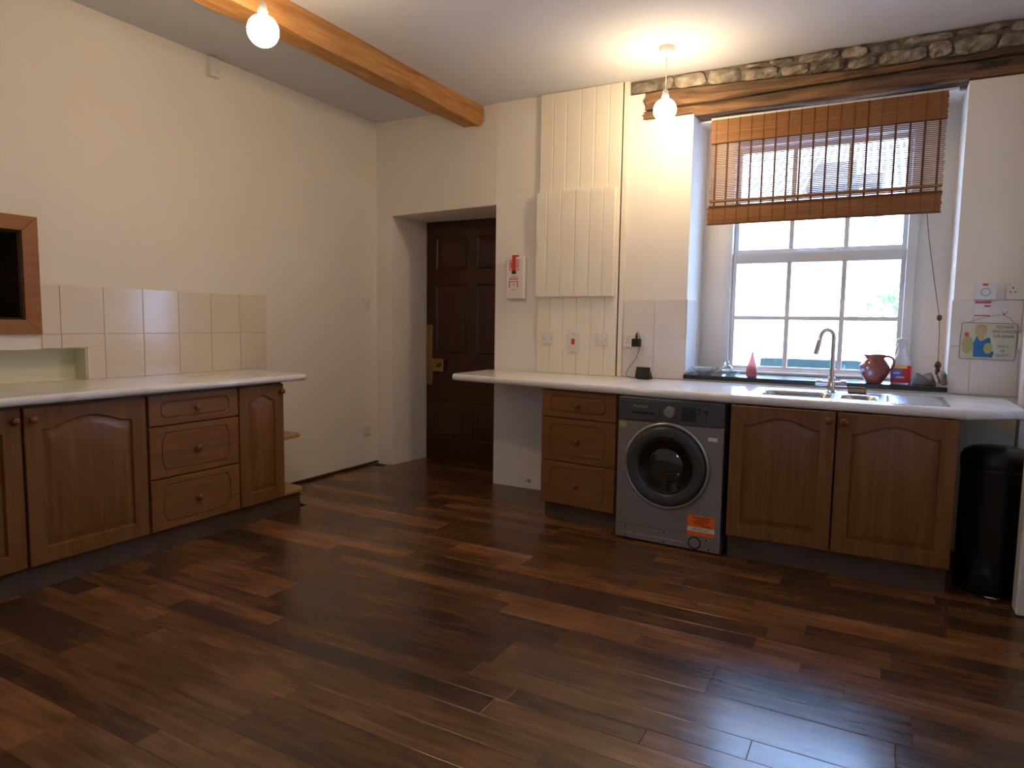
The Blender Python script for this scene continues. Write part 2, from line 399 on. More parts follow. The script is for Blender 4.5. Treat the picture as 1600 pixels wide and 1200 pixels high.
course(-1.560, -.86, tz, lambda x: CEIL-.003, 4.452, .09, .22)
course(-.86, XR-.01, tz, split, 4.450, .10, .27)
course(-.86, XR-.01, split, lambda x: CEIL-.003, 4.454, .14, .30)

def timber(bm, x0, x1, y0, y1, zf0, zf1, amt, n=70, notch=.0):
    """a rough hewn timber along x; zf0/zf1 give bottom and top"""
    rings = []; k = 12
    ph = [random.uniform(0, 6) for _ in range(k)]
    for i in range(n+1):
        x = x0 + (x1-x0)*i/n; b, t = zf0(x), zf1(x)
        sec = [(y0+.012, b), (y0+(y1-y0)*.5, b), (y1, b), (y1, (b+t)/2), (y1, t), (y0+.02, t), (y0+.004, t-.008), (y0, t-(t-b)*.3), (y0+.002, (b+t)/2), (y0-.001, b+(t-b)*.3), (y0+.002, b+.012), (y0+.006, b+.004)]
        ring = []
        for q, (yy, zz) in enumerate(sec):
            front = q in (0, 5, 6, 7, 8, 9, 10, 11)
            d = amt*(math.sin(x*7+ph[q])*.5 + math.sin(x*19+ph[q]*2)*.3 + random.uniform(-.25, .25)) if front else 0
            ring.append(bm.verts.new((x + (random.uniform(-.012, .012) if i in (0, n) else 0), yy+d, zz+d*.35)))
        rings.append(ring)
    for a, b in zip(rings, rings[1:]):
        for q in range(k): bm.faces.new((a[q], a[(q+1)%k], b[(q+1)%k], b[q]))
    bm.faces.new(rings[0][::-1]); bm.faces.new(rings[-1])
lin = thing('timber_lintel', 'weathered dark brown rough timber lintel above the window blind', 'beam', (-.4, 4.46, 2.58))
def lb(x): return (2.598 if x < -1.15 else 2.576) + .006*math.sin(x*5)
def lm(x): return 2.652 + .022*min(1, max(0, (x+1.0)/1.2))
bm = NB(); timber(bm, -1.468, XR-.006, 4.446, 4.615, lb, lambda x: lm(x)-.002, .008)
o = obj('lower_timber', bm, 'lintel_wood', lin, smooth='auto'); o.location = (.4, -4.46, -2.58)
bm = NB(); timber(bm, -1.455, XR-.006, 4.432, 4.50, lambda x: lm(x)+.002, lambda x: tz(x)-.002, .009)
o = obj('upper_timber', bm, 'lintel_wood', lin, smooth='auto'); o.location = (.4, -4.46, -2.58)

# ------------------------------------------------------------------ ceiling beam
bm = NB(); n = 60; rings = []
for i in range(n+1):
    yy = YB+.004 + (4.466-YB-.01)*i/n; wob = lambda s: .006*math.sin(yy*4+s)+.004*math.sin(yy*11+2*s)+random.uniform(-.0015,.0015)
    xl, xr, zb = -2.905, -2.712, 2.718
    sec = [(xl+wob(1), CEIL+.02), (xl+wob(1), zb+.03), (xl+.018+wob(2), zb+wob(3)*.6), ((xl+xr)/2, zb+.002+wob(4)*.5), (xr-.028+wob(5), zb+wob(6)*.6), (xr+wob(7), zb+.034), (xr-.008+wob(8), CEIL-.03), (xr-.03+wob(9), CEIL+.02)]
    rings.append([bm.verts.new((a, yy, b)) for a, b in sec])
for a, b in zip(rings, rings[1:]):
    for q in range(8): bm.faces.new((a[q], a[(q+1)%8], b[(q+1)%8], b[q]))
bm.faces.new(rings[0][::-1]); bm.faces.new(rings[-1])
tag(obj('ceiling_beam', bm, 'beam_wood', smooth='auto'), 'orange brown exposed timber beam with chamfered edges crossing the ceiling', 'beam')

# ------------------------------------------------------------------ door in the recess
d = struct(bobj('door_1', (-3.617, -2.565, 4.998, 5.045, .0015, 2.121), 'door_dark'), 'dark mahogany six panelled door in the deep white recess', 'door')
def raised(bm, x0, x1, z0, z1, yf, inset=.03, depth=.010, sgn=1):
    lo = [(x0,z0),(x1,z0),(x1,z1),(x0,z1)]
    def ring(i, yv): return [bm.verts.new((a+(i if a == x0 else -i), yv, b+(i if b == z0 else -i))) for a, b in lo]
    L = [ring(0, yf+.004), ring(0, yf), ring(.010, yf-.008), ring(.022, yf-.001), ring(.060, yf-.007)]
    for a, b in zip(L, L[1:]):
        for i in range(4): bm.faces.new((a[i], a[(i+1)%4], b[(i+1)%4], b[i]))
    bm.faces.new(L[-1]); bm.faces.new(L[0][::-1])
for (x0, x1) in ((-3.515, -3.185), (-3.095, -2.765)):
    for (z0, z1) in ((.185, .55), (.97, 1.575), (1.70, 1.985)):
        bm = NB(); raised(bm, x0, x1, z0, z1, 4.998); obj('door_panel', bm, 'door_dark', d)
bm = NB(); box(bm, -3.607, -3.542, 4.984, 4.997, .675, 1.215); o = obj('finger_plate', bm, 'brass', d, bevel=.003); o['label'] = 'tall worn brass finger plate'
bm = NB(); box(bm, -3.54, -3.405, 4.955, 4.997, .80, .915); o = obj('rim_lock', bm, 'brass', d, bevel=.004)
bm = NB(); lathe(bm, [(.010,-.055),(.010,-.03),(.022,-.022),(.026,-.010),(.018,0),(.006,.002)][::-1], -3.455, 4.955, .868, 18, 'y'); obj('door_knob', bm, 'brass', o, smooth=True)

# ------------------------------------------------------------------ window
wn = thing('window_1', 'white painted wooden sash window with small panes over the sink', 'window', (-.416, 4.87, .93)); wn['kind'] = 'structure'
def wpart(name, boxes, m, parent=None, bevel=.003):
    bm = NB()
    for b in boxes: box(bm, b[0]+.416, b[1]+.416, b[2]-4.87, b[3]-4.87, b[4]-.93, b[5]-.93)
    return obj(name, bm, m, parent or wn, bevel=bevel)
wpart('window_frame', [(-.984,-.935,4.83,4.95,.936,2.499), (.103,.152,4.83,4.95,.936,2.499), (-.935,.103,4.83,4.95,2.44,2.499), (-.935,.103,4.845,4.95,.936,.955)], 'white_paint')
wpart('inner_board', [(-.99,.158,4.80,4.845,.923,.940)], 'white_paint')
gx = [-.905, -.569, -.239, .075]
def sash(name, yy, z0, z1, hz, top, bot):
    s = wpart(name, [(-.934,-.905,yy,yy+.036,z0,z1), (.075,.102,yy,yy+.036,z0,z1), (-.905,.075,yy,yy+.036,z0,z0+bot), (-.905,.075,yy,yy+.036,z1-top,z1)], 'white_paint', bevel=.002)
    for x in gx[1:3]: wpart('glazing_bar', [(x-.014,x+.014,yy+.002,yy+.034,z0+bot,z1-top)], 'white_paint', s, .002)
    for i in range(3):
        wpart('glazing_bar', [((gx[i]+.0145) if i else gx[i], (gx[i+1]-.0145) if i < 2 else gx[i+1], yy+.004, yy+.032, hz-.013, hz+.013)], 'white_paint', s, .002)
        for a, b in ((z0+bot, hz-.013), (hz+.013, z1-top)):
            wpart('pane', [(gx[i]+(.014 if i else 0), gx[i+1]-(.014 if i < 2 else 0), yy+.016, yy+.020, a, b)], 'glass', s, 0)
    return s
sash('lower_sash', 4.855, .9555, 1.735, 1.302, .066, .018)
us = sash('upper_sash', 4.895, 1.690, 2.44, 2.10, .03, .075)
c = wpart('sash_catch', [(-.53,-.27,4.846,4.856,1.737,1.745), (-.35,-.30,4.846,4.858,1.742,1.757)], 'white_paint')
struct(bobj('trim_3', (-1.137, .332, 4.424, 4.86, .8945, .922), 'slate', bevel=.003), 'polished black slate window sill', 'window sill')
struct(bobj('trim_4', (-1.137, .332, 4.434, 4.4515, WT+.0005, .8940), 'white_plastic', bevel=.002), 'cream sealant strip between worktop and slate sill', 'sealant')

# ------------------------------------------------------------------ bamboo blind
bl = thing('roman_blind', 'brown bamboo roman blind half lowered over the window', 'blind', (-.395, 4.52, 1.89))
def bpart(name, boxes, m, parent=None):
    bm = NB()
    for b in boxes: box(bm, b[0]+.395, b[1]+.395, b[2]-4.52, b[3]-4.52, b[4]-1.89, b[5]-1.89)
    return obj(name, bm, m, parent or bl)
BX0, BX1 = -1.032, .245
def slats(z0, z1, h, pitch, yy, jit=.004, x0=BX0, x1=BX1):
    out = []; z = z0
    while z + h <= z1 + 1e-6:
        out.append((x0+random.uniform(-jit,jit), x1+random.uniform(-jit,jit), yy+random.uniform(-.0006,.0006), yy+.0022, z, z+h*random.uniform(.85,1.05))); z += pitch
    return out
bpart('headrail', [(BX0-.012, BX1+.05, 4.540, 4.575, 2.558, 2.5715)], 'white_paint')
a = bpart('valance', slats(2.404, 2.556, .0060, .0061, 4.507) + slats(2.407, 2.553, .0060, .0061, 4.512), 'bamboo'); a['kind'] = 'stuff'
a = bpart('woven_slats', slats(2.010, 2.406, .0056, .0108, 4.520), 'bamboo'); a['kind'] = 'stuff'
a = bpart('bottom_fold', slats(1.893, 2.008, .0060, .0061, 4.507, x0=BX0-.008, x1=BX1-.004) + slats(1.896, 2.012, .0060, .0061, 4.513), 'bamboo'); a['kind'] = 'stuff'
bpart('batten', [(BX0, BX1, 4.500, 4.506, 1.890, 1.900)], 'bamboo_thread')
bpart('batten', [(BX0, BX1, 4.514, 4.5185, 2.036, 2.050)], 'bamboo')
bpart('batten', [(BX0, BX1, 4.500, 4.506, 2.003, 2.013)], 'bamboo_thread')
bpart('batten', [(BX0, BX1, 4.501, 4.506, 2.399, 2.405)], 'bamboo_thread')
for i in range(18):
    x = BX0+.03 + i*(BX1-BX0-.06)/17
    bpart('thread', [(x-.0058, x+.0058, 4.5175, 4.5195, 2.006, 2.402)], 'bamboo_thread')
    bpart('thread', [(x-.0012, x+.0012, 4.5045, 4.5062, 2.405, 2.556)], 'bamboo_thread'); bpart('thread', [(x-.0012, x+.0012, 4.5045, 4.5062, 1.90, 2.003)], 'bamboo_thread')
bm = NB(); tube(bm, [(.18,4.525,1.895),(.20,4.53,1.75),(.24,4.545,1.52),(.278,4.56,1.31),(.285,4.562,1.20),(.286,4.562,1.055)], .0022, 6)
o = obj('pull_cord', bm, 'cord_brown', bl); o.location = (.395, -4.52, -1.89)
bm = NB(); lathe(bm, [(.006,1.325),(.013,1.318),(.013,1.300),(.006,1.292)][::-1], .279, 4.561, 0, 10)
o = obj('cord_bead', bm, 'tassel', bl, smooth=True); o.location = (.395, -4.52, -1.89)
bm = NB(); lathe(bm, [(.004,1.062),(.016,1.05),(.018,1.03),(.010,1.022),(.013,1.012),(.011,.985),(.005,.982)][::-1], .287, 4.562, 0, 12)
o = obj('cord_tassel', bm, 'tassel', bl, smooth=True); o.location = (.395, -4.52, -1.89)

# ------------------------------------------------------------------ boarded boxing with cupboard door
bx = thing('boarded_panel', 'cream painted tongue and groove boarding rising from worktop to ceiling', 'panelling', (-1.92, 4.45, WT))
def rel(o, l): o.location = (-l[0], -l[1], -l[2]); return o
L0 = (-1.92, 4.45, WT)
edges = [-2.222, -2.12, -2.018, -1.912, -1.806, -1.703, -1.612]
def vboard(name, x0, x1, y0, y1, z0, z1, parent, off):
    bm = NB(); c = .005
    prism(bm, [(x0+.0004,y1),(x0+.0004,y0+c),(x0+c,y0),(x1-c,y0),(x1-.0004,y0+c),(x1-.0004,y1)], z0, z1)
    return rel(obj(name, bm, 'board_paint', parent), off)
for a, b in zip(edges, edges[1:]): vboard('board', a, b, 4.436, 4.4565, WT+.002, CEIL-.003, bx, L0)
rel(bobj('edge_strip', (-1.601, -1.572, 4.440, 4.4595, WT+.002, CEIL-.003), 'board_paint', bx), L0)
rel(bobj('shadow_gap', (-1.6115, -1.6015, 4.450, 4.4565, WT+.002, CEIL-.003), 'slot_dark', bx), L0)
cd = bobj('cupboard_door', (-2.226, -1.634, 4.420, 4.4355, 1.437, 2.170), 'board_paint', bx); rel(cd, L0)
dx = [-2.228, -2.142, -2.036, -1.928, -1.820, -1.720, -1.632]
for a, b in zip(dx, dx[1:]): vboard('board', a, b, 4.406, 4.4198, 1.436, 2.171, cd, (0,0,0))
bm = NB(); lathe(bm, [(.004,0),(.005,-.008),(.010,-.013),(.009,-.02),(.003,-.023)][::-1], -2.196, 4.406, 1.805, 14, 'y'); obj('knob', bm, 'board_paint', cd, smooth=True)

# ------------------------------------------------------------------ serving hatch
sh = thing('serving_hatch', 'orange brown wooden framed serving hatch opening in the tiled wall', 'hatch', (XL, 1.39, 1.152))
LH = (XL, 1.39, 1.152)
FY0, FY1, FZ0, FZ1 = .875, 1.914, 1.152, 1.749
def mitre(pts, nm):
    bm = NB(); prism(bm, pts, XL-.001+.0015, XL+.024, 'x'); rel(obj(nm, bm, 'hatch_wood', sh, bevel=.003), LH)
i0, i1, j0, j1 = .95, 1.838, 1.226, 1.674
mitre([(FY0,FZ1),(i0,j1),(i1,j1),(FY1,FZ1)], 'frame_rail'); mitre([(FY0,FZ0),(FY1,FZ0),(i1,j0),(i0,j0)], 'frame_rail')
mitre([(FY1,FZ0),(FY1,FZ1),(i1,j1),(i1,j0)], 'frame_stile'); mitre([(FY0,FZ0),(i0,j0),(i0,j1),(FY0,FZ1)], 'frame_stile')
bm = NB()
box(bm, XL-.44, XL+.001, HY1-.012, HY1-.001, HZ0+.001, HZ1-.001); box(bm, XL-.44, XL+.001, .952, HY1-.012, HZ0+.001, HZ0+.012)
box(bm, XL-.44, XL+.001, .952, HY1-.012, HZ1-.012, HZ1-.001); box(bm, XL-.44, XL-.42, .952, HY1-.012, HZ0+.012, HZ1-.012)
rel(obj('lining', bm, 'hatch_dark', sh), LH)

# ------------------------------------------------------------------ kitchen units (local frame: x along the run, front at y=0, depth to +y)
def contour(bm, segs, y): return [bm.verts.new((a, y, b)) for a, b in segs]
def bridge(bm, loops):
    n = len(loops[0])
    for a, b in zip(loops, loops[1:]):
        for i in range(n): bm.faces.new((a[i], a[(i+1)%n], b[(i+1)%n], b[i]))
NS = 14
def arch_loop(x0, x1, z0, z1, rise, ins):
    """closed loop: bottom, right, arched top, left - cathedral shape with shoulders"""
    x0 += ins; x1 -= ins; z0 += ins; z1 -= ins; p = []
    sh = .10*(x1-x0)
    def top(x):
        t = (x-x0)/(x1-x0)
        if rise == 0: return z1
        e = .08
        if t < e or t > 1-e: return z1 - rise
        s = (t-e)/(1-2*e)
        return z1 - rise + rise*(.5-.5*math.cos(2*PI*s))**.62
    for i in range(NS): p.append((x0+(x1-x0)*i/NS, z0))
    zr = top(x1)
    for i in range(NS): p.append((x1, z0+(zr-z0)*i/NS))
    for i in range(NS*2):
        x = x1+(x0-x1)*i/(NS*2); p.append((x, top(x)))
    for i in range(NS): p.append((x0, zr+(z0-zr)*i/NS))
    return p
def door_front(name, x0, x1, z0, z1, parent, knob, rise=.045, m='cabinet_wood', knob_m='knob_wood', stile=.072):
    T = .020; bm = NB()
    o0 = arch_loop(x0, x1, z0, z1, 0, 0); o1 = arch_loop(x0, x1, z0, z1, 0, .003)
    A = dict(x0=x0+stile, x1=x1-stile, z0=z0+stile, z1=z1-stile*.78, rise=rise)
    loops = [contour(bm, o0, T), contour(bm, o0, .003), contour(bm, o1, 0)]
    for ins, dep in ((0, 0), (.005, .0105), (.012, .0110), (.036, .0005), (.042, -.001)):
        loops.append(contour(bm, arch_loop(ins=ins, **A), dep))
    bridge(bm, loops); bm.faces.new(loops[-1]); bm.faces.new(loops[0][::-1])
    o = obj(name, bm, m, parent, smooth='auto')
    kx, kz = knob; knob_at(kx, kz, o, knob_m)
    return o
def knob_at(kx, kz, parent, m='knob_wood', y=0):
    bm = NB(); lathe(bm, [(.003,-.030),(.011,-.028),(.0165,-.022),(.0175,-.016),(.013,-.010),(.008,-.006),(.008,0),(.011,.0015)], kx, y, kz, 18, 'y')
    return obj('knob', bm, m, parent, smooth=True)
def drawer_front(x0, x1, z0, z1, parent):
    T = .020; bm = NB(); cx = (x0+x1)/2; cz = (z0+z1)/2
    W = (x1-x0)/2-.062; H = (z1-z0)/2-.032
    def plaque(g):
        a, b = W-g, H-g; c = .022; p = []
        for i in range(NS): p.append((-a+c+2*(a-c)*i/NS, -b))
        for i in range(NS):
            t = i/NS; p.append((a-c+c*(min(1, t/.2, (1-t)/.2)*.8+.2*math.sin(PI*t)), -b+2*b*t))
        for i in range(NS): p.append((a-c-2*(a-c)*i/NS, b))
        for i in range(NS):
            t = i/NS; p.append((-a+c-c*(min(1, t/.2, (1-t)/.2)*.8+.2*math.sin(PI*t)), b-2*b*t))
        return [(cx+u, cz+v) for u, v in p]
    def rect(g):
        a, b = (x1-x0)/2-g, (z1-z0)/2-g; p = []
        for k in range(4):
            q = [(-a,-b),(a,-b),(a,b),(-a,b)]; s, e = q[k], q[(k+1)%4]
            for i in range(NS): p.append((s[0]+(e[0]-s[0])*i/NS, s[1]+(e[1]-s[1])*i/NS))
        return [(cx+u, cz+v) for u, v in p]
    loops = [contour(bm, rect(0), T), contour(bm, rect(0), .003), contour(bm, rect(.003), 0), contour(bm, plaque(0), 0), contour(bm, plaque(.003), .005), contour(bm, plaque(.006), .005), contour(bm, plaque(.010), .0004)]
    bridge(bm, loops); bm.faces.new(loops[-1]); bm.faces.new(loops[0][::-1])
    o = obj('drawer', bm, 'drawer_wood', parent, smooth='auto'); knob_at(cx, cz, o); return o
def body(parent, wd, depth, z0, z1, y0=.022):
    return bobj('body', (0, wd, y0, depth, z0, z1), 'carcass', parent)
LX = -3.280; QR = PI/2
t = thing('base_cabinet', 'brown wooden base cabinet with two arched doors below the serving hatch', 'cabinet', (LX, .955, 0), QR)
body(t, 1.155, .555, .118, .856)
door_front('door', .012, .578, .125, .842, t, (.552, .790)); door_front('door', .590, 1.150, .125, .842, t, (.622, .790))
t = thing('drawer_cabinet', 'brown wooden three drawer base unit between arched door and narrow door', 'cabinet', (LX, 2.114, 0), QR)
body(t, .560, .555, .118, .856)
for a, b in ((.683,.842),(.404,.676),(.125,.396)): drawer_front(.006, .556, a, b, t)
t = thing('narrow_cabinet', 'narrow brown wooden base cabinet with one tall slim arched door', 'cabinet', (LX, 2.677, 0), QR)
body(t, .335, .555, .118, .856)
door_front('door', .003, .335, .125, .845, t, (.315, .800), rise=.035)
t = thing('end_shelf_unit', 'open end shelves with rounded corner at the end of brown cabinets', 'shelf', (LX, 3.014, 0), QR)
def end_shelf(nm, z0, z1, wd, m):
    bm = NB(); r = .09; pts = [(.001,.55),(.001,.02),(wd-r,.02)] + [(wd-r+r*math.sin(a), .02+r-r*math.cos(a)) for a in [PI/2*i/6 for i in range(1,7)]] + [(wd,.55)]
    prism(bm, pts, z0, z1); obj(nm, bm, m, t, bevel=.003)
end_shelf('shelf', .480, .500, .200, 'shelf_wood'); end_shelf('bottom_shelf', .1185, .138, .215, 'shelf_wood')
bm = NB(); prism(bm, [(-3.342,.85),(-3.328,.85),(-3.328,3.15),(-3.36,3.212),(-3.40,3.232),(XL+.002,3.236),(XL+.002,3.222),(-3.405,3.218),(-3.372,3.20),(-3.342,3.145)], .001, .1175)
tag(obj('plinth_board', bm, 'plinth'), 'dark brown plinth board under the cabinets along the hatch wall', 'plinth')

def worktop(bm, stations, yb, z0, z1, r=.018):
    """stations (x, yfront); a slab with rounded front edge, swept along x"""
    prof = []
    for i in range(13):
        a = PI*i/12; prof.append((r*(1-math.sin(a)), math.cos(a)))     # offset back from front, -1..1
    rings = []
    for x, yf in stations:
        ybk = yb(x) if callable(yb) else yb; zc = (z0+z1)/2; hh = (z1-z0)/2
        ring = [bm.verts.new((x, ybk, z1))] + [bm.verts.new((x, yf+o, zc+hh*s)) for o, s in prof] + [bm.verts.new((x, ybk, z0))]
        rings.append(ring)
    k = len(rings[0])
    for a, b in zip(rings, rings[1:]):
        for q in range(k): bm.faces.new((a[q], a[(q+1)%k], b[(q+1)%k], b[q]))
    bm.faces.new(rings[0][::-1]); bm.faces.new(rings[-1])
bm = NB(); worktop(bm, [(0,0),(2.36,0),(2.366,.004)], .612, 0, .041)
o = obj('worktop', bm, 'marble_laminate', None, smooth='auto'); o.location = (-3.236, .80, .858); o.rotation_euler = (0,0,QR)
tag(o, 'white marbled worktop along the hatch wall', 'worktop')

# window run
FR = [(-2.635,3.955),(-2.62,3.925),(-1.87,3.80),(-1.19,3.70),(-.69,3.655),(.34,3.625)]
def yf(x):
    for (a, b), (c, e) in zip(FR, FR[1:]):
        if x <= c: return b+(e-b)*(x-a)/(c-a)
    return FR[-1][1]
SX0, SX1, SY0, SY1 = -.606, .270, 3.745, 4.175
bm = NB(); Z0 = .838
worktop(bm, [(x, yf(x)) for x in (-2.635,-2.62,-2.2,-1.87,-1.5,-1.19,-.9,-.69,SX0)], 4.452, Z0, WT)
worktop(bm, [(x, yf(x)) for x in (SX0,-.3,0,SX1)], SY0, Z0, WT)
box(bm, SX0, SX1, SY1, 4.432, Z0, WT)
worktop(bm, [(SX1,yf(SX1)),(.352,3.625),(.585,3.80),(.588,3.815)], lambda x: 4.432 if x < .33 else (4.45 if x < .5 else 4.36), Z0, WT)
tag(obj('worktop', bm, 'marble_laminate', None, smooth='auto'), 'white marbled worktop holding the sink below the window', 'worktop')

t = thing('drawer_cabinet', 'brown wooden three drawer base unit beside the washing machine', 'cabinet', (-1.872, 3.822, 0), R(-6.4))
body(t, .525, .53, .110, .828)
for a, b in ((.663,.832),(.387,.656),(.114,.380)): drawer_front(.003, .523, a, b, t)
bobj('plinth', (.004, .52, .055, .07, .001, .109), 'plinth', t)
bobj('hinge_block', (-.016, -.0005, .03, .055, .655, .70), 'black_plastic', t)
t = thing('sink_cabinet', 'dark brown double door cabinet under the kitchen sink', 'cabinet', (-.677, 3.630, 0), R(-.4))
bobj('body', (0, .018, .022, .60, .130, .835), 'carcass', t); bobj('body', (.988, 1.008, .022, .60, .130, .835), 'cabinet_wood', t)
bobj('base_board', (.018, .988, .022, .60, .130, .148), 'carcass', t); bobj('back_board', (.018, .988, .585, .60, .148, .70), 'carcass', t)
door_front('door', .004, .500, .139, .834, t, (.470, .790), stile=.066); door_front('door', .508, 1.006, .139, .834, t, (.538, .790), stile=.066)
bobj('plinth', (.0, 1.0, .072, .088, .001, .129), 'plinth', t)

# ------------------------------------------------------------------ washing machine
t = thing('washing_machine', 'grey front loading washing machine under the white marbled worktop', 'washing machine', (-1.312, 3.692, 0), R(-2.8))
W = .604
bobj('body', (0, W, .006, .57, .012, .833), 'machine_grey', t, bevel=.004)
for x in (.05, W-.05):
    for y in (.06, .5):
        bm = NB(); lathe(bm, [(.022,.001),(.022,.008),(.012,.013)], x, y, 0, 12); obj('foot', bm, 'black_plastic', t)
bobj('front_panel', (0, W, 0, .012, .094, .697), 'machine_grey', t, bevel=.003)
fa = bobj('control_panel', (0, W, -.006, .012, .700, .833), 'machine_panel', t, bevel=.004)
dr = bobj('detergent_drawer', (.024, .250, -.0085, -.004, .712, .818), 'machine_panel', fa, bevel=.002)
bobj('grip', (.085, .215, -.0092, -.008, .742, .757), 'slot_dark', dr)
text('Hotpoint', .024, 'pale_ink', dr, (.135, -.0088, .787))
bm = NB(); lathe(bm, [(.028,-.018),(.030,-.016),(.031,-.004),(.033,0)], .305, -.006, .765, 28, 'y'); obj('dial', bm, 'machine_grey', fa, smooth='auto')
bobj('display', (.372, .450, -.0078, -.005, .722, .800), 'screen_black', fa, bevel=.001)
for (x, z, r) in ((.468,.790,.006),(.468,.768,.006),(.505,.780,.011),(.505,.742,.006)):
    bm = NB(); lathe(bm, [(r,-.003),(r,0)], x, -.006, z, 14, 'y'); obj('button', bm, 'black_plastic', fa)
DC = (.292, .462)
bm = NB(); lathe(bm, [(.244,.004),(.246,-.004),(.243,-.012),(.234,-.016),(.226,-.012),(.224,.004)], DC[0], 0, DC[1], 64, 'y', cap=False); obj('door_surround', bm, 'machine_ring', t, smooth=True)
bm = NB(); lathe(bm, [(.2235,.004),(.2235,-.018),(.219,-.026),(.205,-.031),(.172,-.030),(.160,-.022),(.156,-.010),(.156,.004)], DC[0], 0, DC[1], 64, 'y', cap=False)
dd = obj('door', bm, 'machine_door', t, smooth=True)
bm = NB(); lathe(bm, [(.1555,-.008),(.150,-.010),(.135,.004),(.118,.006),(.108,-.004),(.090,-.012),(.060,-.017),(.028,-.019),(.001,-.0195)], DC[0], 0, DC[1], 64, 'y'); obj('glass_bowl', bm, 'bowl_glass', dd, smooth=True)
bm = NB(); box(bm, DC[0]+.170, DC[0]+.180, -.034, -.024, DC[1]-.05, DC[1]+.05); obj('door_grip', bm, 'machine_door', dd, bevel=.003)
kp = bobj('kick_plate', (0, W, .0, .012, .013, .091), 'machine_grey', t, bevel=.003)
for (a, b) in ((.045,.115),(.128,.185),(.198,.40)): bobj('slot', (a, b, -.0008, .001, .043, .048), 'pale_ink', kp)
for (x, z) in ((.06,.078),(.06,.024),(.292,.080),(.292,.024),(.53,.075),(.545,.028)):
    bm = NB(); lathe(bm, [(.005,-.001),(.005,.001)], x, 0, z, 10, 'y'); obj('screw_hole', bm, 'slot_dark', kp)
bm = NB(); lathe(bm, [(.036,.001),(.036,-.003),(.029,-.003),(.029,.001)], .467, 0, .052, 28, 'y', cap=False); f2 = obj('filter_ring', bm, 'slot_dark', kp)
bm = NB(); lathe(bm, [(.028,-.0015),(.028,.001)], .467, 0, .052, 28, 'y'); obj('filter_cap', bm, 'machine_grey', kp)
st = bobj('sticker', (.425, .575, -.0012, .0005, .094, .208), 'orange', t); st['label'] = 'orange warning sticker with white band'
bobj('band', (.425, .575, -.0018, -.001, .118, .141), 'paper', st); text('IMPORTANT', .017, 'ink', st, (.50, -.0021, .1295))
for k, (z, a, b) in enumerate(((.196,.45,.55),(.184,.475,.545),(.173,.46,.54),(.162,.46,.52),(.153,.50,.56))): bobj('print_line', (a, b, -.0018, -.001, z-.003, z+.003), 'orange_print', st)
bobj('label_sticker', (.52, .57, -.0012, .0005, .625, .645), 'paper', t); bobj('label_sticker', (.008, .05, -.0012, .0005, .660, .690), 'sign_olive', t)

# ------------------------------------------------------------------ sink and tap
bm = NB(); nx, ny = 150, 74; X0, X1, Y0, Y1 = -.632, .300, 3.722, 4.205
def sd(x, y, a, b, c, e, r):       # rounded rectangle signed distance
    qx = abs(x-(a+b)/2)-(b-a)/2+r; qy = abs(y-(c+e)/2)-(e-c)/2+r
    return math.hypot(max(qx,0), max(qy,0)) + min(max(qx,qy),0) - r
def sm(t): t = min(1, max(0, t)); return t*t*(3-2*t)
def sinkz(x, y):
    z = .0035
    d = sd(x, y, X0, X1, Y0, Y1, .03); z -= .004*sm((d+.006)/.006)
    z -= .003*sm(-(d+.022)/.010)
    z -= .150*sm(-sd(x, y, -.575, -.215, 3.770, 4.10, .07)/.030)
    z -= .085*sm(-sd(x, y, -.175, .000, 3.800, 4.065, .06)/.026)
    dd = sd(x, y, .035, .270, 3.770, 4.160, .02)
    if dd < 0: z -= .003*sm(-dd/.012)*(1+.7*math.sin((y-3.77)*2*PI/.05))
    return WT + z
g = [[bm.verts.new((X0+(X1-X0)*i/nx, Y0+(Y1-Y0)*j/ny, sinkz(X0+(X1-X0)*i/nx, Y0+(Y1-Y0)*j/ny))) for i in range(nx+1)] for j in range(ny+1)]
for j in range(ny):
    for i in range(nx): bm.faces.new((g[j][i], g[j][i+1], g[j+1][i+1], g[j+1][i]))
sk = thing('kitchen_sink', 'stainless steel one and a half bowl sink with drainer set in worktop', 'sink', (-.166, 3.96, WT))
LS = (-.166, 3.96, WT)
o = rel(obj('basin', bm, 'steel', sk, smooth=True), LS)
for (x, y, z) in ((-.395,3.935,WT-.149),(-.088,3.93,WT-.084)):
    bm = NB(); lathe(bm, [(.038,0),(.038,.003),(.028,.003),(.022,.001)], x, y, z, 20); rel(obj('waste', bm, 'chrome', sk, smooth='auto'), LS)
tp = thing('mixer_tap', 'tall chrome swan neck mixer tap standing behind the sink bowls', 'tap', (-.236, 4.150, WT+.0015))
bm = NB(); lathe(bm, [(.028,0),(.028,.006),(.022,.010),(.021,.075),(.016,.085)], 0, 0, 0, 20); obj('base', bm, 'chrome', tp, smooth='auto')
bm = NB(); tube(bm, [(-.080,.004,.048),(-.02,0,.048),(.02,0,.048),(.080,-.004,.048)], .014, 14); cb = obj('cross_body', bm, 'chrome', tp, smooth='auto')
for s in (-1, 1):
    bm = NB(); box(bm, s*.062-.013, s*.062+.013, -.045, .010, .061, .069); obj('lever', bm, 'chrome', cb, bevel=.003)
path = [(0,0,.08),(0,0,.20),(0,0,.30)]
for i in range(1, 10):
    a = (PI*.87)*i/9; rr = .040; path.append((-(rr-rr*math.cos(a))*.80, -(rr-rr*math.cos(a))*.60, .30+rr*math.sin(a)*1.15))
e = Vector(path[-1]); dvec = Vector((-.19, -.14, -.95)).normalized()
path.append(tuple(e+dvec*.05)); path.append(tuple(e+dvec*.105))
bm = NB(); tube(bm, path, .0115, 16); obj('spout', bm, 'chrome', tp, smooth='auto')
bm = NB(); e2 = e+dvec*.105; tube(bm, [tuple(e+dvec*.035), tuple(e2+dvec*.006)], .0135, 16); obj('nozzle', bm, 'chrome', tp, smooth='auto')

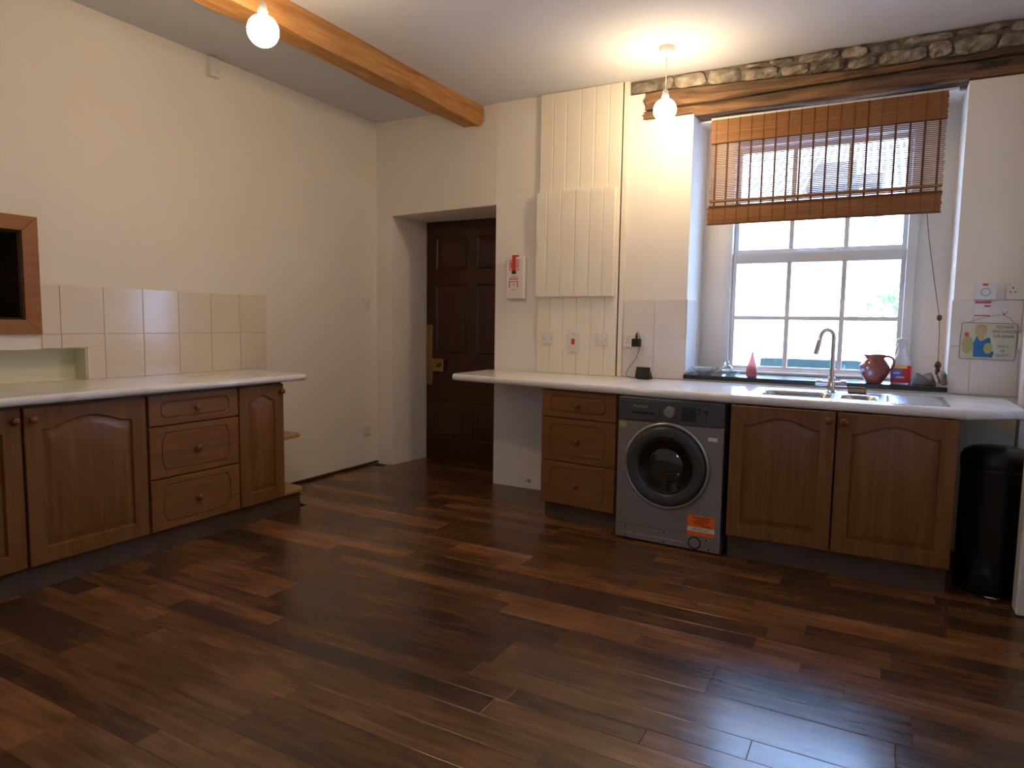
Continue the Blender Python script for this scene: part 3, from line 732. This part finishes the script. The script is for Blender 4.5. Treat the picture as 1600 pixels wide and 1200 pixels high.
# ------------------------------------------------------------------ things on worktop and sill
SZ = .9225
t = thing('washing_sponge', 'small scouring sponge lying on the sink edge beside the tap', 'sponge', (-.108, 4.195, WT+.0045), R(-8))
bobj('foam', (-.045, .045, -.022, .022, 0, .020), 'sponge_foam', t, bevel=.004); bobj('scourer', (-.045, .045, -.022, .022, .0203, .028), 'sponge_scour', t, bevel=.002)
def glass_lathe(name, label, cat, x, y, prof, m, n=28, group=None):
    bm = NB(); lathe(bm, prof, 0, 0, 0, n); o = obj(name, bm, m, None, smooth='auto', loc=(x, y, SZ+.0005)); return tag(o, label, cat, group)
def fluted(prof, n=32, k=8, amp=.10):
    bm = NB(); rings = []
    for r, h in prof:
        rings.append([bm.verts.new((r*(1+amp*math.cos(k*2*PI*i/n))*math.cos(2*PI*i/n), r*(1+amp*math.cos(k*2*PI*i/n))*math.sin(2*PI*i/n), h)) for i in range(n)])
    for a, b in zip(rings, rings[1:]):
        for i in range(n): bm.faces.new((a[i], a[(i+1)%n], b[(i+1)%n], b[i]))
    bm.faces.new(rings[0][::-1]); bm.faces.new(rings[-1]); return bm
o = obj('glass_dish', fluted([(.030,0),(.045,.008),(.075,.030),(.084,.044),(.079,.044),(.068,.028),(.040,.012),(.004,.010)]), 'clear_glass', None, smooth='auto', loc=(-1.035, 4.60, SZ+.0005))
tag(o, 'wide fluted clear glass dish at the end of the slate sill', 'dish')
o = obj('glass_dish', fluted([(.026,0),(.034,.006),(.058,.022),(.062,.032),(.057,.032),(.030,.010),(.003,.008)], k=10, amp=.06), 'clear_glass', None, smooth='auto', loc=(-.862, 4.565, SZ+.0005))
tag(o, 'small low clear glass dish between fluted dish and pink bottle', 'dish')
t = thing('glass_ornament', 'clear glass bird shaped ornament behind the small glass dish', 'ornament', (-.902, 4.665, SZ+.0005), R(20))
bm = NB(); lathe(bm, [(.018,0),(.030,.012),(.036,.030),(.030,.048),(.016,.060),(.003,.064)], 0, 0, 0, 18); obj('body', bm, 'clear_glass', t, smooth='auto')
bm = NB(); lathe(bm, [(.004,.060),(.014,.066),(.018,.078),(.012,.090),(.002,.094)], -.006, 0, 0, 14); obj('head', bm, 'clear_glass', t, smooth='auto')
t = thing('pink_bottle', 'slim clear bottle half full of pink liquid on the slate sill', 'bottle', (-.718, 4.500, SZ+.0005))
bm = NB(); lathe(bm, [(.026,0),(.034,.004),(.036,.025),(.030,.065),(.016,.110),(.007,.140),(.007,.158),(.005,.158),(.005,.140),(.014,.110),(.028,.065),(.034,.025),(.032,.006),(.002,.005)], 0, 0, 0, 24); obj('glass', bm, 'blush_glass', t, smooth='auto')
bm = NB(); lathe(bm, [(.030,.0065),(.0335,.010),(.0335,.026),(.0275,.064),(.001,.065)], 0, 0, 0, 24); obj('liquid', bm, 'pink_glass', t, smooth='auto')
t = thing('ceramic_jug', 'round bellied red brown glazed jug with blue flowers on the sill', 'jug', (-.031, 4.490, SZ+.0005), R(-12))
bm = NB(); lathe(bm, [(.040,0),(.046,.006),(.048,.014),(.066,.040),(.080,.072),(.079,.098),(.063,.126),(.050,.142),(.050,.150),(.056,.166),(.052,.168),(.046,.150),(.046,.140),(.060,.122),(.074,.095),(.074,.072),(.044,.016),(.002,.014)], 0, 0, 0, 36)
for vv in bm.verts:
    if vv.co.z > .155 and vv.co.x < -.04: vv.co.x -= .008
obj('body', bm, 'jug_glaze', t, smooth='auto')
bm = NB(); tube(bm, [(.046,0,.156),(.070,0,.160),(.092,0,.150),(.102,0,.128),(.098,0,.104),(.086,0,.086),(.074,0,.074)], [.007,.007,.0065,.006,.006,.0065,.008], 10); obj('handle', bm, 'jug_glaze', t, smooth=True)
for k in range(7):
    a = R(-118+random.uniform(-28, 28)); z = random.uniform(.055, .10); rr = .0815
    bm = NB(); bmesh.ops.create_icosphere(bm, subdivisions=1, radius=.012)
    for vv in bm.verts: vv.co = Vector((vv.co.x*1.1, vv.co.y*.35, vv.co.z))
    o = obj('flower', bm, 'jug_flower', t, smooth=True, loc=(rr*.975*math.cos(a), rr*.975*math.sin(a), z)); o.rotation_euler = (0, 0, a+PI/2)
t = thing('spray_bottle', 'white cleaning spray bottle with red and violet label on the sill', 'bottle', (.105, 4.520, SZ+.0005), R(6))
def oval(prof, sx, sy, n=28):
    bm = NB(); rings = [[bm.verts.new((r*sx*math.cos(2*PI*i/n), r*sy*math.sin(2*PI*i/n), h)) for i in range(n)] for r, h in prof]
    for a, b in zip(rings, rings[1:]):
        for i in range(n): bm.faces.new((a[i], a[(i+1)%n], b[(i+1)%n], b[i]))
    bm.faces.new(rings[0][::-1]); bm.faces.new(rings[-1]); return bm
obj('body', oval([(.92,0),(1,.006),(1,.105),(.86,.135),(.55,.165),(.40,.19),(.38,.21)], .052, .034), 'bottle_white', t, smooth='auto')
obj('label_band', oval([(1.012,.010),(1.012,.108)], .052, .034), 'bottle_red', t, smooth='auto')
N2 = 10
def curved_patch(a0, a1, z0, z1, k, m, nm):
    bm = NB(); A = [R(a0+(a1-a0)*i/N2) for i in range(N2+1)]
    lo = [bm.verts.new((.052*k*math.cos(a), .034*k*math.sin(a), z0)) for a in A]; hi = [bm.verts.new((.052*k*math.cos(a), .034*k*math.sin(a), z1)) for a in A]
    for i in range(N2): bm.faces.new((lo[i], lo[i+1], hi[i+1], hi[i]))
    return obj(nm, bm, m, t, smooth=True)
curved_patch(-165, -85, .030, .088, 1.03, 'bottle_violet', 'label_patch'); curved_patch(-150, -60, .092, .106, 1.03, 'bottle_yellow', 'label_patch')
curved_patch(-140, -100, .060, .070, 1.045, 'bottle_white', 'label_patch'); curved_patch(-120, -75, .036, .046, 1.045, 'bottle_white', 'label_patch')
bm = NB(); lathe(bm, [(.017,.206),(.019,.210),(.019,.226),(.014,.230)], 0, 0, 0, 20); obj('collar', bm, 'cool_plastic', t, smooth='auto')
bm = NB(); prism(bm, [(-.034,.236),(-.036,.252),(-.022,.264),(.010,.268),(.028,.258),(.034,.242),(.020,.230),(-.012,.230)], -.012, .012, 'y'); obj('spray_head', bm, 'cool_plastic', t, bevel=.004)
bm = NB(); prism(bm, [(-.024,.234),(-.016,.232),(-.024,.205),(-.032,.196),(-.034,.200)], -.006, .006, 'y'); obj('trigger', bm, 'cool_plastic', t, bevel=.002)
def cloth():
    bm = NB(); nu, nv = 26, 18; g = []
    for j in range(nv+1):
        row = []
        for i in range(nu+1):
            u, v_ = i/nu, j/nv; x = -.055+.11*u; y = -.075+.15*v_
            e = min(1, 5*min(u, 1-u))**.6*min(1, 5*min(v_, 1-v_))**.6
            z = .004+e*(.052+.007*math.sin(7*u+3*v_)+.007*math.sin(6*v_-4*u)+.003*math.sin(15*u+9*v_))
            row.append(bm.verts.new((x+.006*math.sin(11*v_), y+.006*math.sin(9*u), max(.003, z))))
        g.append(row)
    for j in range(nv):
        for i in range(nu): bm.faces.new((g[j][i], g[j][i+1], g[j+1][i+1], g[j+1][i]))
    ring = [g[0][i] for i in range(nu+1)]+[g[j][nu] for j in range(1,nv+1)]+[g[nv][i] for i in range(nu-1,-1,-1)]+[g[j][0] for j in range(nv-1,0,-1)]
    lo = [bm.verts.new((q.co.x, q.co.y, 0)) for q in ring]; m = len(ring)
    for i in range(m): bm.faces.new((ring[(i+1)%m], ring[i], lo[i], lo[(i+1)%m]))
    bm.faces.new(lo); return bm
o = obj('dish_cloth', cloth(), 'cloth', None, smooth=True, loc=(.2235, 4.580, SZ+.0005)); tag(o, 'crumpled grey dish cloth bunched at the end of the slate sill', 'cloth')
bm = NB(); tube(bm, [(0,.045,.020),(0,.02,.052),(0,-.015,.060),(.002,-.052,.046),(.004,-.078,.022),(.004,-.090,.0165)], [.016,.022,.022,.020,.018,.014], 12)
for vv in bm.verts: vv.co.x += .004*math.sin(vv.co.z*180+vv.co.y*90)
o = obj('rolled_cloth', bm, 'cloth', None, smooth=True, loc=(.308, 4.500, SZ+.0045)); tag(o, 'pale rolled cloth drooping over the sill edge below blind tassel', 'cloth')
# small display and charger
t = thing('smart_display', 'small black tilted display screen standing on the worktop below sockets', 'display', (-1.375, 4.350, WT+.0005), R(-12))
bm = NB(); prism(bm, [(-.032,0),(.040,0),(.040,.006),(.012,.055),(-.010,.070),(-.018,.068),(-.034,.006)], -.043, .043, 'x'); obj('stand', bm, 'black_plastic', t, bevel=.004)
sc_ = bobj('casing', (-.052, .052, -.004, .008, -.038, .038), 'black_plastic', t, bevel=.006); sc_.location = (0, -.026, .044); sc_.rotation_euler = (R(-14), 0, 0)
bobj('screen', (-.040, .040, -.0046, -.0035, -.027, .028), 'screen_black', sc_)
t = thing('plug_charger', 'black plug charger with thin cable in the double wall socket', 'charger', (-1.458, 4.440, 1.12))
bobj('plug', (-.028, .028, -.048, .0, -.024, .030), 'black_plastic', t, bevel=.006)
bm = NB(); lathe(bm, [(.009,.030),(.009,.036),(.006,.062),(.003,.068)], 0, -.024, 0, 12); obj('connector', bm, 'black_plastic', t, smooth='auto')
bm = NB(); tube(bm, [(0,-.024,.066),(.006,-.026,.074),(.020,-.032,.060),(.028,-.036,.03),(.028,-.038,-.03),(.008,-.036,-.10),(-.045,-.034,-.17),(-.062,-.036,-.205),(-.055,-.045,-.226),(-.02,-.058,-.2325),(.03,-.062,-.2330),(.045,-.05,-.2328)], .0019, 6); obj('cable', bm, 'black_plastic', t)

# ------------------------------------------------------------------ plates, boxes and signs on the walls (front faces local -y)
def plate(name, label, cat, loc, wd, ht, th=.010, rz=0, m='white_plastic', group=None):
    t = thing(name, label, cat, loc, rz, group); bobj('plate', (-wd/2, wd/2, -th, 0, -ht/2, ht/2), m, t, bevel=.003); return t
def screws(t, xs, y, z=0, vert=False):
    for s in xs:
        bm = NB(); lathe(bm, [(.0035,-.0006),(.0035,.001)], 0 if vert else s, y, s if vert else z, 8, 'y'); obj('screw', bm, 'slot_dark', t)
def holes(t, cx, y, cz):
    for (x, z, a, b) in ((0,.012,.0025,.005),(-.011,-.010,.0045,.002),(.011,-.010,.0045,.002)): bobj('pin_hole', (cx+x-a, cx+x+a, y-.0006, y+.001, cz+z-b, cz+z+b), 'slot_dark', t)
for lab, x in (('blank cream outlet plate on the boarding beside the fire blanket end', -2.131), ('blank cream outlet plate on the boarding beside the double socket', -1.716)):
    t = plate('outlet_plate', lab, 'wall plate', (x, 4.4355, 1.138), .088, .088); screws(t, (-.030, .030), -.010)
    bm = NB(); lathe(bm, [(.010,-.0016),(.010,.001)], 0, -.010, 0, 16, 'y'); obj('boss', bm, 'white_plastic', t)
t = plate('cooker_switch', 'tall cream switch plate with red rocker switch on the boarding', 'switch', (-1.927, 4.4355, 1.108), .086, .148); screws(t, (-.062, .062), -.010, vert=True)
bobj('rocker', (-.012, .012, -.015, -.0095, -.010, .030), 'red', t, bevel=.002)
t = plate('double_socket', 'white double wall socket on tiles above the small black display', 'socket', (-1.490, 4.4525, 1.135), .146, .086)
holes(t, -.035, -.010, -.004)
t = plate('light_switch', 'cream light switch on plastered wall above the low socket', 'switch', (XL+.0005, 4.453, 1.39), .086, .086, rz=QR); bobj('rocker', (-.008, .008, -.015, -.0095, -.012, .012), 'white_plastic', t, bevel=.002)
t = plate('wall_socket', 'cream wall socket low on the plastered wall near the floor', 'socket', (XL+.0005, 4.452, .305), .086, .086, rz=QR); holes(t, 0, -.010, 0)
t = plate('alarm_sensor', 'small cream sensor box high on the plastered wall', 'sensor', (XL+.0005, 2.985, 2.832), .070, .115, .045, rz=QR)
bobj('lens', (-.022, .022, -.047, -.044, -.035, .005), 'white_plastic', t, bevel=.001)
t = plate('double_socket', 'white double wall socket above the hanging tin sign', 'socket', (.637, YW-.0005, 1.452), .146, .092); holes(t, -.042, -.010, .004); holes(t, .036, -.010, .004)
t = plate('wall_timer', 'white square control box with round dial above red striped note', 'control box', (.474, YW-.0005, 1.450), .100, .090, .026, m='cool_plastic')
bm = NB(); lathe(bm, [(.021,-.001),(.021,.001)], 0, -.026, -.004, 28, 'y'); r_ = obj('dial_rim', bm, 'ink', t)
bm = NB(); lathe(bm, [(.0185,-.002),(.0185,.001)], 0, -.026, -.004, 28, 'y'); obj('dial', bm, 'cool_plastic', t)
bobj('red_mark', (-.016, .008, -.0267, -.0258, .030, .042), 'red_print', t)
t = thing('paper_note', 'white paper note with red stripes stuck below control box', 'note', (.468, 4.4525, 1.358))
bobj('paper', (-.038, .038, -.0008, 0, -.040, .040), 'paper', t); bobj('stripe', (-.036, .036, -.0013, -.0006, .028, .040), 'pink_print', t); bobj('stripe', (-.036, .036, -.0013, -.0006, -.040, -.034), 'pink_print', t)
bobj('stripe', (.006, .034, -.0013, -.0006, .010, .018), 'pink_print', t)
t = plate('thermostat', 'white wall thermostat with dark screen beside the tin sign', 'thermostat', (.677, 4.4525, 1.185), .086, .092, .026, m='cool_plastic'); bobj('screen', (-.022, .03, -.0267, -.0255, -.006, .034), 'ink', t)
# tin sign
t = thing('tin_sign', 'cream tin sign with cook picture and dinner joke hanging on string', 'sign', (.502, 4.447, 1.182), 0)
t.rotation_euler = (0, R(.8), 0)
bm = NB(); r = .012; hw, hh = .126, .099; pts = []
for (cx, cz, a0) in ((hw-r,hh-r,0),(-hw+r,hh-r,90),(-hw+r,-hh+r,180),(hw-r,-hh+r,270)):
    pts += [(cx+r*math.cos(R(a0+i*18)), cz+r*math.sin(R(a0+i*18))) for i in range(6)]
prism(bm, pts, -.002, .002, 'y'); obj('rim', bm, 'sign_rust', t)
bm = NB(); prism(bm, [(a*.982, b*.976) for a, b in pts], -.0032, -.001, 'y'); obj('face', bm, 'sign_cream', t)
for s, z, sz in (('YOU HAVE', .078, .0215), ('TWO CHOICES', .053, .0215), ('FOR DINNER', .028, .0215), ('TAKE IT', -.026, .020), ('OR', -.050, .020), ('LEAVE IT!', -.074, .020)):
    text(s, sz, 'ink', t, (.068, -.0036, z), sx=.74)
def patch(nm, pts, m, y=-.0042):
    bm = NB(); prism(bm, pts, y, -.003, 'y'); obj(nm, bm, m, t)
def ell(cx, cz, a, b, n=16): return [(cx+a*math.cos(2*PI*i/n), cz+b*math.sin(2*PI*i/n)) for i in range(n)]
patch('picture_apron', [(-.062,-.086),(-.066,-.01),(-.052,.028),(-.036,.010),(-.020,.006),(.000,.022),(.010,.012),(.014,-.02),(.018,-.084)], 'sign_blue')
patch('picture_apron', [(.010,-.084),(.010,-.06),(.026,-.05),(.030,-.068),(.022,-.088)], 'sign_blue', -.0041)
patch('picture_face', ell(-.034,.055,.026,.028), 'sign_skin', -.0044); patch('picture_face', [(-.046,.012),(-.044,.035),(-.020,.035),(-.018,.012),(-.032,-.002)], 'sign_skin', -.0043)
patch('picture_hair', [(-.062,.052),(-.056,.084),(-.034,.092),(-.012,.084),(-.008,.060),(-.018,.074),(-.036,.078),(-.050,.070)], 'sign_hair', -.0047)
patch('picture_dish', ell(-.092,-.022,.026,.048), 'sign_olive'); patch('picture_dish', ell(.002,-.038,.020,.030), 'sign_olive', -.0045); patch('picture_garnish', ell(-.098,.034,.010,.012), 'red_print', -.0045)
bm = NB(); tube(bm, [(-.112,-.001,.094),(-.03,.0,.128),(.034,.001,.142),(.060,.002,.144)], .0012, 6); tube(bm, [(.060,.002,.144),(.085,.001,.128),(.112,-.001,.094)], .0012, 6); obj('hanging_string', bm, 'string', t)
bm = NB(); lathe(bm, [(.004,-.006),(.004,.004)], .060, 0, .146, 8, 'y'); tube(bm, [(.050,-.002,.162),(.060,-.003,.146),(.074,-.002,.161)], .0015, 6); obj('hook', bm, 'ink', t)
# fire blanket
t = thing('fire_blanket', 'white wall mounted fire blanket case with red pull tape beside the door', 'fire blanket', (-2.402, 4.4565, 1.574))
bobj('case', (-.076, .076, -.040, 0, -.154, .154), 'white_plastic', t, bevel=.008, seg=3)
bobj('pull_tape', (-.022, .008, -.0435, -.0405, .050, .160), 'red', t); bobj('pull_tape', (-.022, .020, -.044, -.012, .1545, .166), 'red', t)
bobj('tape_end', (-.024, .010, -.0445, -.0405, .030, .050), 'slot_dark', t)
pm = [(-.048,-.043,.058,.130),(.028,.033,.058,.130),(-.048,.033,.126,.131),(-.048,.033,.056,.061),(-.036,-.026,.070,.118),(.014,.022,.070,.118),
      (-.048,.030,-.012,-.004),(-.040,.022,.004,.009),(-.048,.030,-.030,-.024),(-.048,-.040,-.070,-.030),(.020,.028,-.070,-.030),(-.014,-.002,-.052,-.044),(-.034,.014,-.092,-.089),(-.011,-.007,-.085,-.075)]
for q in pm: bobj('printed_mark', (q[0], q[1], -.0406, -.0398, q[2], q[3]), 'red_print', t)

# ------------------------------------------------------------------ pedal bin
t = thing('pedal_bin', 'tall black pedal bin standing between sink cabinet and casing', 'bin', (.508, 3.880, 0))
bm = NB(); lathe(bm, [(.135,.002),(.139,.012),(.139,.03),(.140,.60)], 0, 0, 0, 40); obj('body', bm, 'bin_black', t, smooth='auto')
bm = NB(); lathe(bm, [(.143,.602),(.145,.612),(.144,.645),(.132,.672),(.10,.690),(.05,.698),(.001,.700)], 0, 0, 0, 40); obj('lid', bm, 'bin_black', t, smooth='auto')
bm = NB(); lathe(bm, [(.1405,.585),(.1425,.588),(.1425,.598),(.1405,.601)], 0, 0, 0, 40); obj('rim_band', bm, 'black_plastic', t, smooth='auto')
bm = NB(); tube(bm, [(-.028,-.132,.022),(-.030,-.165,.016),(-.022,-.178,.015),(.022,-.178,.015),(.030,-.165,.016),(.028,-.132,.022)], .005, 8); o = obj('pedal', bm, 'chrome', t, smooth=True)
bm = NB(); box(bm, -.03, .03, .13, .155, .57, .64); obj('hinge', bm, 'black_plastic', t, bevel=.004)

# ------------------------------------------------------------------ pendant lamps
def pendant(loc, drop, label):
    t = thing('pendant_lamp', label, 'lamp', loc)
    bm = NB(); lathe(bm, [(.046,-.001),(.046,-.018),(.040,-.030),(.014,-.034),(.006,-.040)][::-1], 0, 0, 0, 28); obj('ceiling_rose', bm, 'white_plastic', t, smooth='auto')
    bm = NB(); tube(bm, [(0,0,-.036),(.001,0,-.036-(drop-.14)/2),(0,0,-drop+.100)], .0032, 8); obj('flex', bm, 'white_plastic', t)
    bm = NB(); lathe(bm, [(.008,-drop+.118),(.016,-drop+.110),(.019,-drop+.085),(.022,-drop+.080),(.022,-drop+.052),(.018,-drop+.050)][::-1], 0, 0, 0, 20); obj('lamp_holder', bm, 'white_plastic', t, smooth='auto')
    R0 = .066
    prof = [(.0135,.070),(.0135,.064)] + [(R0*math.sin(a), R0*math.cos(a)) for a in [R(13+i*(166/16)) for i in range(17)]]
    bm = NB(); lathe(bm, [(r, -drop+z) for r, z in prof][::-1], 0, 0, 0, 28); o = obj('bulb', bm, 'bulb', t, smooth=True); o['label'] = 'glowing white globe bulb'
pendant((-1.196, 4.015, CEIL), .355, 'white pendant lamp with lit globe bulb hanging near the boarding and window')
pendant((-2.405, 2.130, CEIL), .378, 'white pendant lamp with lit globe bulb hanging beside the ceiling beam')

# ------------------------------------------------------------------ outside the window
bm = NB(); box(bm, -30, 30, -30, 40, -.4, -.3)
struct(obj('yard_ground', bm, 'yard'), 'pale paved yard outside the window', 'ground')
bm = NB(); box(bm, -1.1, .27, 4.951, 5.22, .86, .934)
struct(obj('trim_5', bm, 'render_white', bevel=.004), 'pale stone outer sill below the sash window', 'window sill')
t = thing('planter_trough', 'dark green plastic planter trough outside on the window ledge', 'planter', (-.43, 5.09, .9345))
bm = NB(); prism(bm, [(-.055,0),(.055,0),(.070,.085),(.062,.085),(.050,.012),(-.050,.012),(-.062,.085),(-.070,.085)], -.31, .31, 'x')
obj('trough', bm, 'trough', t); bobj('end_wall', (-.318, -.309, -.066, .066, 0, .085), 'trough', t); bobj('end_wall', (.309, .318, -.066, .066, 0, .085), 'trough', t)
bobj('soil', (-.308, .308, -.055, .055, .013, .062), 'soil', t)
t = thing('neighbour_house', 'pale rendered house with dark slate roof seen through the blind', 'house', (-3.6, 13.5, -.3))
bobj('walls', (-6, 3.30, -1.5, 3, 0, 3.65), 'render_white', t); bobj('tall_wall', (-6, 2.40, -1.4, 3, 3.65, 7.2), 'render_white', t)
bm = NB(); prism(bm, [(-1.75,3.66),(-1.75,3.74),(.2,4.50),(2.5,3.74),(2.5,3.66)], 2.41, 3.02, 'x')
obj('roof', bm, 'roof_slate', t)
bm = NB(); prism(bm, [(-1.75,3.66),(-1.75,3.72),(-.6,4.10),(2.5,3.70),(2.5,3.66)], 3.03, 3.45, 'x'); obj('roof', bm, 'roof_slate', t)
t = thing('garden_tree', 'slim tree with sparse leaves outside the window', 'tree', (-.32, 9.2, -.3))
bm = NB(); tube(bm, [(0,0,0),(.02,0,.9),(-.02,.02,1.7),(.03,0,2.5),(0,0,3.2)], [.09,.075,.07,.055,.03], 10); tube(bm, [(0,0,1.5),(.25,.05,1.75),(.48,.08,1.85)], [.03,.022,.012], 8); obj('trunk', bm, 'bark', t, smooth=True)
bm = NB()
for i in range(90):
    if i < 999: c = Vector((.42, .05, 1.85)) + Vector((random.gauss(0,.13), random.gauss(0,.15), random.gauss(0,.12)))
    else: c = Vector((.1, 0, 3.9)) + Vector((random.gauss(0,.5), random.gauss(0,.5), random.gauss(0,.35)))
    a = Vector((random.gauss(0,1), random.gauss(0,1), random.gauss(0,1))).normalized(); b = a.cross(Vector((.3,.5,.8))).normalized(); s = random.uniform(.025,.05)
    bm.faces.new([bm.verts.new(c+a*s*1.6), bm.verts.new(c+b*s), bm.verts.new(c-a*s*1.6), bm.verts.new(c-b*s)])
obj('foliage', bm, 'leaf', t)['kind'] = 'stuff'
